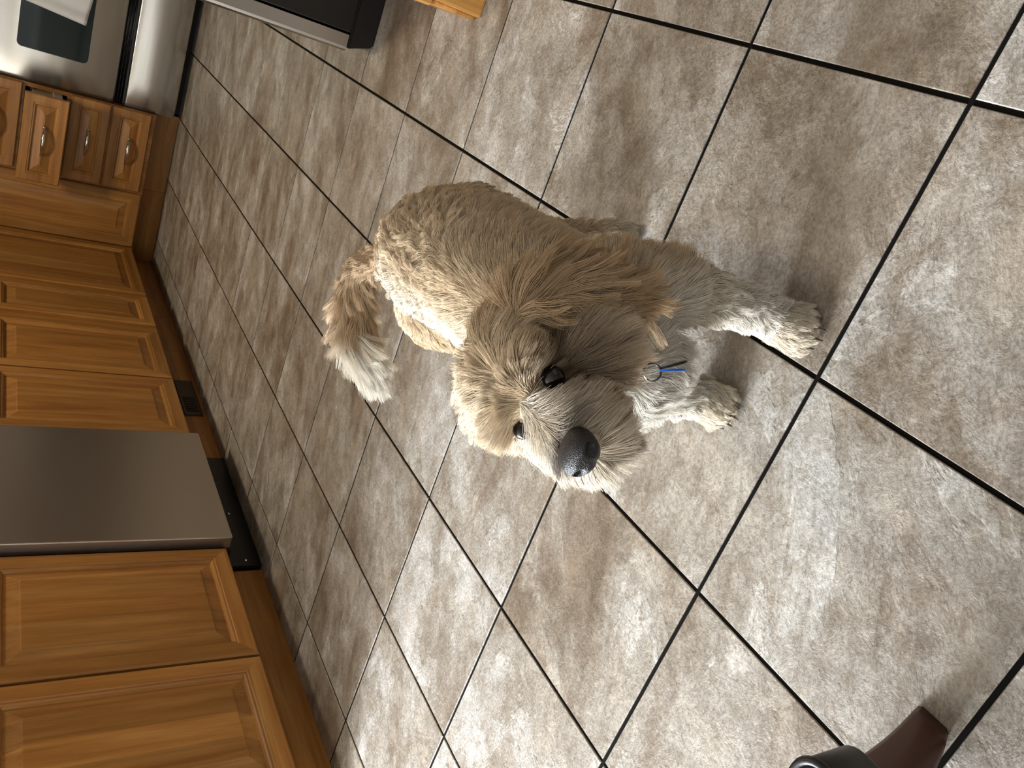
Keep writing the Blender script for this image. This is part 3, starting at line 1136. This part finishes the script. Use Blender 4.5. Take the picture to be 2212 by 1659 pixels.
def coat(P, reg):
    n = len(P)
    c = np.tile(TAN * 0.45 + CRM * 0.55, (n, 1))
    v = blobs(P, 28, 3)[:, None] * 0.5 + 0.5
    c = c * (1 - 0.25 * v) + CRM * 0.25 * v

    def mixto(mask, col, amt):
        a = (np.clip(amt, 0, 1) * mask)[:, None]
        return c * (1 - a) + col * a
    R_ = lambda *nm: np.isin(reg, [REG.index(q) for q in nm]).astype(float)
    c = mixto(R_('leg'), WHT, (0.25 + 0.65 * smooth(0.19, 0.11, P[:, 2])) * smooth(0.32, 0.25, P[:, 0]))
    c = mixto(R_('paw'), CRM * 0.5 + WHT * 0.5, 0.85)
    c = mixto(R_('chest'), WHT, 0.95)
    c = mixto(R_('body'), WHT, 0.9 * smooth(0.19, 0.15, P[:, 2]))
    c = mixto(R_('neck'), WHT, 0.9 * smooth(0.11, 0.07, P[:, 0]) * smooth(0.345, 0.315, P[:, 2]))
    c = mixto(R_('body'), WHT, 0.55 * smooth(0.08, 0.15, P[:, 1]))  # patio-side flank whitened: strong side light painted into the coat
    c = mixto(R_('ear'), TAN * 0.85 + DRK * 0.15, 0.85 * smooth(0.08, 0.02, P[:, 1]))
    c = mixto(R_('ear'), CRM, 0.8 * smooth(0.05, 0.09, P[:, 1]))  # patio-side ear paler: its daylight is put into the colour
    
    c = mixto(R_('head', 'brow'), CRM, 0.45)
    c = mixto(R_('cheek', 'chin'), WHT, 0.62)
    c = mixto(R_('muzzle'), WHT, 0.60)
    c = mixto(R_('tail'), DRK * 0.5 + TAN * 0.5, 0.75 * smooth(0.30, 0.22, P[:, 1]))
    c = mixto(R_('tail'), WHT, 0.9 * smooth(0.235, 0.275, P[:, 1]))
    c = mixto(R_('head', 'brow', 'cheek', 'muzzle', 'chin'), TAN, 0.55 * smooth(0.075, 0.015, P[:, 1]))  # side of the face away from the patio: warm shade painted in
    c = mixto(R_('body', 'neck', 'chest'), WHT, 0.95 * smooth(0.095, 0.060, P[:, 0]) * smooth(0.33, 0.30, P[:, 2]))
    # tear stains beside the eyes, deep shade round EA painted in, brown lips
    for e, amt in ((EA, 1.0), (EB, 0.75)):
        d = np.linalg.norm((P - (e + V3(-0.004, (0.004 if e is EB else -0.006), -0.008))) / (V3(0.040, 0.032, 0.036) if e is EA else V3(0.020, 0.018, 0.017)), axis=1)
        c = mixto(np.ones(n), DRK * 0.42, amt * smooth(1.3, 0.3, d))
    d = np.linalg.norm((P - V3(-0.070, 0.034, 0.366)) / V3(0.030, 0.022, 0.016), axis=1)
    c = mixto(np.ones(n), DRK * 0.5, 0.7 * smooth(1.3, 0.4, d))
    d = np.linalg.norm((P - (NO + V3(0.012, 0.0, -0.036))) / V3(0.022, 0.028, 0.010), axis=1)
    c = mixto(np.ones(n), DRK * 0.5, 0.75 * smooth(1.3, 0.4, d))
    d = np.linalg.norm((P - (NO + V3(0.024, 0.0, 0.010))) / V3(0.018, 0.017, 0.014), axis=1)
    c = mixto(np.ones(n), V3(0.10, 0.075, 0.058), 0.85 * smooth(1.4, 0.4, d))
    return c


def make_fur_mat():
    mt, nt, b = new_mat('dog_coat')
    at = nt.nodes.new('ShaderNodeAttribute')
    at.attribute_name = 'fcol'
    nt.links.new(at.outputs['Color'], b.inputs['Base Color'])
    b.inputs['Roughness'].default_value = 0.62
    b.inputs['Specular IOR Level'].default_value = 0.25
    b.inputs['Sheen Weight'].default_value = 0.15
    return mt


M['fur'] = make_fur_mat()
ri, _ = region_of(VP)
vc = coat(VP, CREG[ri]) * 0.8
ca = bme.attributes.new('fcol', 'FLOAT_COLOR', 'POINT')
ca.data.foreach_set('color', np.c_[vc, np.ones(nv)].astype(np.float32).ravel())
bme.materials.clear()
bme.materials.append(M['fur'])
body = bpy.data.objects.new('body', bme)
COL.objects.link(body)
body.parent = dog
body.matrix_parent_inverse = dog.matrix_world.inverted()

# ---- fur: strands grouped into wavy locks, combed region by region
AREA_ = np.linalg.norm(np.cross(VP[TR[:, 1]] - VP[TR[:, 0]], VP[TR[:, 2]] - VP[TR[:, 0]]), axis=1) / 2
TC = VP[TR].mean(1)
tri_reg = CREG[region_of(TC)[0]]
#           density  length  lift  droop curl  lockn clump
PAR = {'body': (1.0, 0.021, 0.34, 0.05, 0.0022, 0.022, 0.78),
       'chest': (1.2, 0.028, 0.40, 0.20, 0.0024, 0.020, 0.70),
       'leg': (1.5, 0.015, 0.42, 0.15, 0.0022, 0.020, 0.70),
       'paw': (2.2, 0.010, 0.40, 0.05, 0.0008, 0.030, 0.55),
       'neck': (1.3, 0.024, 0.34, 0.15, 0.0010, 0.018, 0.55),
       'head': (2.0, 0.032, 0.20, 0.10, 0.0012, 0.018, 0.62),
       'muzzle': (3.0, 0.027, 0.36, 0.28, 0.0008, 0.030, 0.55),
       'chin': (2.2, 0.030, 0.35, 0.25, 0.0016, 0.025, 0.65),
       'cheek': (2.0, 0.040, 0.32, 0.22, 0.0012, 0.018, 0.60),
       'brow': (3.0, 0.019, 0.42, 0.10, 0.0005, 0.030, 0.45),
       'ear': (2.8, 0.046, 0.20, 0.12, 0.0034, 0.014, 0.86),
       'tail': (4.2, 0.056, 0.36, 0.10, 0.0034, 0.030, 0.75)}
NSTR = 240000
dens = np.array([PAR[r][0] for r in REG])[tri_reg] * AREA_
# skin hidden against the nose and the eyes carries no hair
bare = np.zeros(len(TC), bool)
for e in (EA, EB):
    bare |= np.linalg.norm(TC - (e + V3(-0.004, 0, 0.0)), axis=1) < 0.0115
bare |= np.linalg.norm((TC - NO) / V3(0.020, 0.021, 0.017), axis=1) < 1.0
mid_face = np.linalg.norm((TC - (EM + V3(-0.004, 0, 0.006))) / V3(0.024, 0.020, 0.020), axis=1) < 1
dens[mid_face] *= 2.6
dens[bare] = 0
dens[TC[:, 2] < 0.004] = 0


def sample(n):
    pk = rng.choice(len(TR), n, p=dens / dens.sum())
    u = np.sqrt(rng.random(n))
    v = rng.random(n)
    w = np.c_[1 - u, u * (1 - v), u * v]
    P = (VP[TR[pk]] * w[:, :, None]).sum(1)
    Nn = (VN[TR[pk]] * w[:, :, None]).sum(1)
    Nn /= np.linalg.norm(Nn, axis=1)[:, None]
    return P, Nn


def comb(P, Nn):
    idx, par = region_of(P)
    reg = CREG[idx]
    F = np.zeros_like(P)
    side = np.sign(P[:, 1] - EM[1])[:, None]
    rel = (P - V3(0.10, 0.055, 0.24))

    def put(nm, f):
        k = reg == REG.index(nm)
        F[k] = f[k] if f.ndim == 2 else f
    ysd = np.clip((P[:, 1] - (0.045 + 0.09 * P[:, 0])) / 0.1, -1, 1)[:, None]
    put('body', np.c_[np.full(len(P), 0.75), 0.08 + 0.55 * ysd[:, 0], -0.35 - 0.35 * np.abs(ysd[:, 0])])
    put('neck', np.c_[np.full(len(P), 0.35), 0.5 * ysd[:, 0], np.full(len(P), -0.8)])
    put('chest', V3(-0.15, 0, -1))
    put('leg', V3(0.15, 0, -1))
    put('paw', V3(-1, 0, -0.3))
    hs = np.clip((P[:, 1] - EM[1]) / 0.05, -1, 1)
    put('head', np.c_[0.45 + 0 * hs, 0.95 * hs, -0.55 + 0 * hs])
    put('cheek', np.c_[0.25 + 0 * hs, 0.55 * hs, -0.9 + 0 * hs])
    put('muzzle', np.c_[-0.10 + 0 * hs, 1.3 * np.clip((P[:, 1] - NO[1]) / 0.02, -1, 1), -0.75 + 0 * hs])
    put('chin', np.c_[-0.45 + 0 * hs, 0.5 * hs, -0.9 + 0 * hs])
    put('brow', np.c_[0.25 + 0 * hs, 0.85 * hs, 0.1 + 0 * hs])
    put('ear', np.c_[0.10 * np.ones(len(P)), 0.10 * hs, -1 + 0 * hs])
    k = reg == REG.index('tail')
    F[k] = CAX[idx[k]] * 0.9 + V3(-0.25, 0.1, -0.25)
    F -= Nn * (F * Nn).sum(1)[:, None]
    F /= np.linalg.norm(F, axis=1)[:, None] + 1e-6
    # broad whorls so neighbouring locks do not all lie parallel
    a = 0.75 * blobs(P, 45, 21) + 0.35 * blobs(P, 110, 22)
    a = np.where(np.isin(reg, [REG.index(q) for q in ('muzzle', 'paw', 'ear', 'brow', 'cheek')]), a * 0.45, a)
    curly = smooth(0.26, 0.40, P[:, 0]) * smooth(-0.05, 0.03, P[:, 1]) + 0.15
    a = np.where(reg == REG.index('body'), a * (0.30 + 0.7 * np.clip(curly, 0, 1)), a)
    B = np.cross(Nn, F)
    F = F * np.cos(a)[:, None] + B * np.sin(a)[:, None]
    return reg, F


NP = 9
ts = np.linspace(0, 1, NP)


def grow(P, Nn, reg, F, jit, lenvar, phase, camp):
    L = np.array([PAR[r][1] for r in REG])[reg] * lenvar
    L = L * np.where(reg == REG.index('tail'), 0.45 + 0.6 * smooth(0.13, 0.23, P[:, 1]), 1.0)
    L = L * np.where((reg == REG.index('ear')) & (P[:, 1] > 0.06), 0.6, 1.0)
    lift = np.array([PAR[r][2] for r in REG])[reg]
    droop = np.array([PAR[r][3] for r in REG])[reg]
    D_ = Nn * lift[:, None] + F * (1 - lift)[:, None] + jit
    D_ /= np.linalg.norm(D_, axis=1)[:, None]
    bend = F * 0.35 - Nn * 0.20
    pts = P[:, None, :] + D_[:, None, :] * (L[:, None] * ts)[:, :, None]
    pts += (bend[:, None, :] * L[:, None, None]) * (ts ** 2)[None, :, None] * 0.8
    pts[:, :, 2] -= (droop * L)[:, None] * ts[None, :] ** 2
    B = np.cross(D_, Nn)
    B /= np.linalg.norm(B, axis=1)[:, None] + 1e-6
    C_ = np.cross(B, D_)
    frq = np.where(np.isin(reg, [REG.index('ear'), REG.index('tail')]), 1.1, 1.5 * L / 0.03)
    w = 2 * math.pi * frq[:, None] * ts[None, :] + phase[:, None]
    amp = camp[:, None] * np.minimum(ts[None, :] * 2.0, 1.0)
    pts += B[:, None, :] * (amp * (np.sin(w) - np.sin(phase)[:, None]))[:, :, None]
    pts += C_[:, None, :] * (amp * 0.7 * (np.cos(w) - np.cos(phase)[:, None]))[:, :, None]
    return pts


# lock centres
GN = 7000
gP, gN = sample(GN)
gr, gF = comb(gP, gN)
gcurl = np.array([PAR[r][4] for r in REG])[gr] * rng.uniform(0.5, 1.5, GN)
gcurl *= np.where((gr == 0), 0.30 + 2.0 * smooth(0.26, 0.40, gP[:, 0]) * smooth(-0.05, 0.03, gP[:, 1]), 1.0)
gpts = grow(gP, gN, gr, gF, rng.normal(0, 0.16, (GN, 3)), rng.uniform(0.75, 1.2, GN), rng.uniform(0, 6.28, GN), gcurl)
gshade = rng.uniform(0.86, 1.10, GN)
kd = kdtree.KDTree(GN)
for i in range(GN):
    kd.insert(gP[i], i)
kd.balance()
sP, sN = sample(NSTR)
sr, sF = comb(sP, sN)
gi = np.array([kd.find(p)[1] for p in sP])
own = grow(sP, sN, sr, sF, rng.normal(0, 0.10, (NSTR, 3)), rng.uniform(0.8, 1.1, NSTR), np.zeros(NSTR), np.zeros(NSTR))
clump = np.array([PAR[r][6] for r in REG])[sr] * rng.uniform(0.75, 1.1, NSTR)
clump = np.where(sr == 0, clump * (0.50 + 0.5 * smooth(0.26, 0.40, sP[:, 0]) * smooth(-0.05, 0.03, sP[:, 1])), clump)
clump = np.where(np.linalg.norm((sP - (EM + V3(-0.004, 0, 0.006))) / V3(0.024, 0.020, 0.020), axis=1) < 1, clump * 0.25, clump)
same = (gr[gi] == sr) & (np.linalg.norm(sP - gP[gi], axis=1) < 0.03)
clump = np.clip(clump, 0, 0.95) * same
wgt = clump[:, None] * (ts[None, :] ** 0.65)
off = own - sP[:, None, :]
tgt = gpts[gi] + (sP - gP[gi])[:, None, :] * (1 - 0.82 * ts ** 0.8)[None, :, None]
pts = own * (1 - wgt[:, :, None]) + tgt * wgt[:, :, None]
pts[:, 0, :] = sP - sN * 0.001
# keep the face open: hairs that would fall across an eye or the nose are trimmed away
fine_t = np.concatenate([pts, (pts[:, 1:] + pts[:, :-1]) / 2], axis=1)
drop = np.zeros(NSTR, bool)
for (ctr, rad) in ((EA + V3(-0.008, -0.001, 0.001), V3(0.011, 0.0105, 0.0105)), (EB + V3(-0.006, 0.001, 0.002), V3(0.010, 0.0088, 0.0062)),
                   (NO + V3(0.002, 0, 0.004), V3(0.020, 0.0195, 0.0175))):
    drop |= (np.linalg.norm((fine_t - ctr) / rad, axis=2) < 1).any(1)
keep = ~drop
pts, sP, sr, gi, sN = pts[keep], sP[keep], sr[keep], gi[keep], sN[keep]
NSTR = int(keep.sum())
del fine_t
pts[:, :, 2] = np.maximum(pts[:, :, 2], 0.0015)
hc = coat(sP, sr) * gshade[gi][:, None] * rng.uniform(0.90, 1.08, NSTR)[:, None]
hcv = bpy.data.hair_curves.new('fur')
hcv.add_curves([NP] * NSTR)
hcv.attributes['position'].data.foreach_set('vector', pts.astype(np.float32).ravel())
ra = hcv.attributes.get('radius') or hcv.attributes.new('radius', 'FLOAT', 'POINT')
rad = np.tile((0.00027 * (1 - 0.72 * ts ** 1.5)).astype(np.float32), NSTR)
ra.data.foreach_set('value', rad)
fc = hcv.attributes.new('fcol', 'FLOAT_COLOR', 'CURVE')
fc.data.foreach_set('color', np.c_[hc, np.ones(NSTR)].astype(np.float32).ravel())
hcv.materials.append(M['fur'])
fur = bpy.data.objects.new('fur', hcv)
COL.objects.link(fur)
fur.parent = dog
fur.matrix_parent_inverse = dog.matrix_world.inverted()
tag(fur, 'long wavy cream and tan coat')

# eyes, nose, claws
for e, er, ex in ((EA + V3(-0.001, 0, -0.003), 0.0108, 0.0030), (EB, 0.0092, 0.0032)):
    q = MB()
    q.sphere(tuple(e + V3(ex, 0, -0.002)), er, 20, 14)
    ey = q.build('eye', M['eye'], dog)
q = MB()
bm = bmesh.new()
bmesh.ops.create_uvsphere(bm, u_segments=28, v_segments=20, radius=1.0)
for v in bm.verts:
    p = v.co.copy()
    wy = 1.0 + 0.16 * p.z + 0.10 * max(-p.x, 0)   # broader on top and towards the front
    sx_ = math.copysign(abs(p.x) ** 0.8, p.x)
    x, y, z = sx_ * 0.0185, math.copysign(abs(p.y) ** 0.85, p.y) * 0.0200 * wy, p.z * 0.0160
    for s in (-1, 1):                             # nostrils
        dd_ = math.hypot((p.y - s * 0.50) / 0.27, (p.z - 0.02) / 0.30)
        if p.x < 0 and dd_ < 1:
            x += 0.0080 * (1 - dd_ * dd_)
    if p.x < 0:                                   # groove in the middle
        x += 0.0022 * math.exp(-(p.y / 0.10) ** 2) * (1 if p.z < 0.4 else 0)
    v.co = Vector((x, y, z))
q.bm(bm, 0, True)
ns = q.build('nose', M['nose'], dog)
ns.matrix_world = Matrix.Translation(Vector(NO) + Vector((0.006, 0, 0))) @ Matrix.Rotation(math.radians(14), 4, 'Y')
for (cx, cy, ang) in PAWS[:2]:
    d = V3(-math.cos(ang), math.sin(ang), 0)
    s = V3(math.sin(ang), math.cos(ang), 0)
    for (o, l) in ((-0.0185, 0.027), (-0.0065, 0.035), (0.0065, 0.035), (0.0185, 0.027)):
        p = V3(cx, cy, 0.0) + s * o + d * l
        q = MB()
        q.tube([tuple(p + V3(0, 0, 0.014)), tuple(p + d * 0.005 + V3(0, 0, 0.011)), tuple(p + d * 0.009 + V3(0, 0, 0.005))],
               [0.0026, 0.0022, 0.0007], 8)
        q.build('claw', M['claw'], dog)

# ------------------------------------------------------------------ collar with tags
col_root = tag(empty('dog_collar', (0.05, 0.04, 0.24)), 'dog collar with metal rings and a blue tag hanging at the chest', 'collar')
cl = MB()
cc, cr = Vector((0.095, 0.055, 0.300)), 0.064
axn = Vector((-0.45, 0.0, 0.89)).normalized()
ua = Vector((0, 1, 0))
va = axn.cross(ua)
loop = [cc + (ua * math.cos(2 * math.pi * k / 40) + va * math.sin(2 * math.pi * k / 40)) * cr for k in range(41)]
cl.tube(loop, 0.004, 8, cap=False)
cl.build('band', M['tagdark'], col_root)


def ring(c, r, th, nrm, mat, name='ring'):
    b = MB()
    n = Vector(nrm).normalized()
    a = n.orthogonal().normalized()
    w = n.cross(a)
    b.tube([Vector(c) + (a * math.cos(2 * math.pi * k / 28) + w * math.sin(2 * math.pi * k / 28)) * r for k in range(29)], th, 8, cap=False)
    return b.build(name, mat, col_root)


ring((0.0195, 0.0310, 0.2560), 0.0055, 0.0014, (0.3, 0.8, 0.5), M['chrome'])
ring((0.0150, 0.0262, 0.2505), 0.0092, 0.0011, (-0.70, -0.25, 0.62), M['ringm'])


def disc(c, u, view, r, mat, twist):
    b = MB()
    u = Vector(u).normalized()
    w = Vector(view)
    w = (w - u * u.dot(w)).normalized()
    nrm = u.cross(w)
    w = (w * math.cos(twist) + nrm * math.sin(twist)).normalized()
    nrm = u.cross(w)
    c = Vector(c)
    n = 28
    vs = [c + (u * math.cos(2 * math.pi * k / n) + w * math.sin(2 * math.pi * k / n)) * r + nrm * s_ for s_ in (-0.0011, 0.0011) for k in range(n)]
    fs = [(k, (k + 1) % n, n + (k + 1) % n, n + k) for k in range(n)] + [tuple(reversed(range(n))), tuple(range(n, 2 * n))]
    b.add(vs, fs)
    return b.build('tag', mat, col_root)


disc((0.0070, 0.0110, 0.2340), (-0.46, -0.75, -0.95), (-0.64, -0.26, 0.72), 0.0145, M['tagdark'], 0.03)
disc((0.0050, 0.0165, 0.2345), (-0.56, -0.45, -0.95), (-0.64, -0.26, 0.72), 0.0135, M['blue'], -0.03)
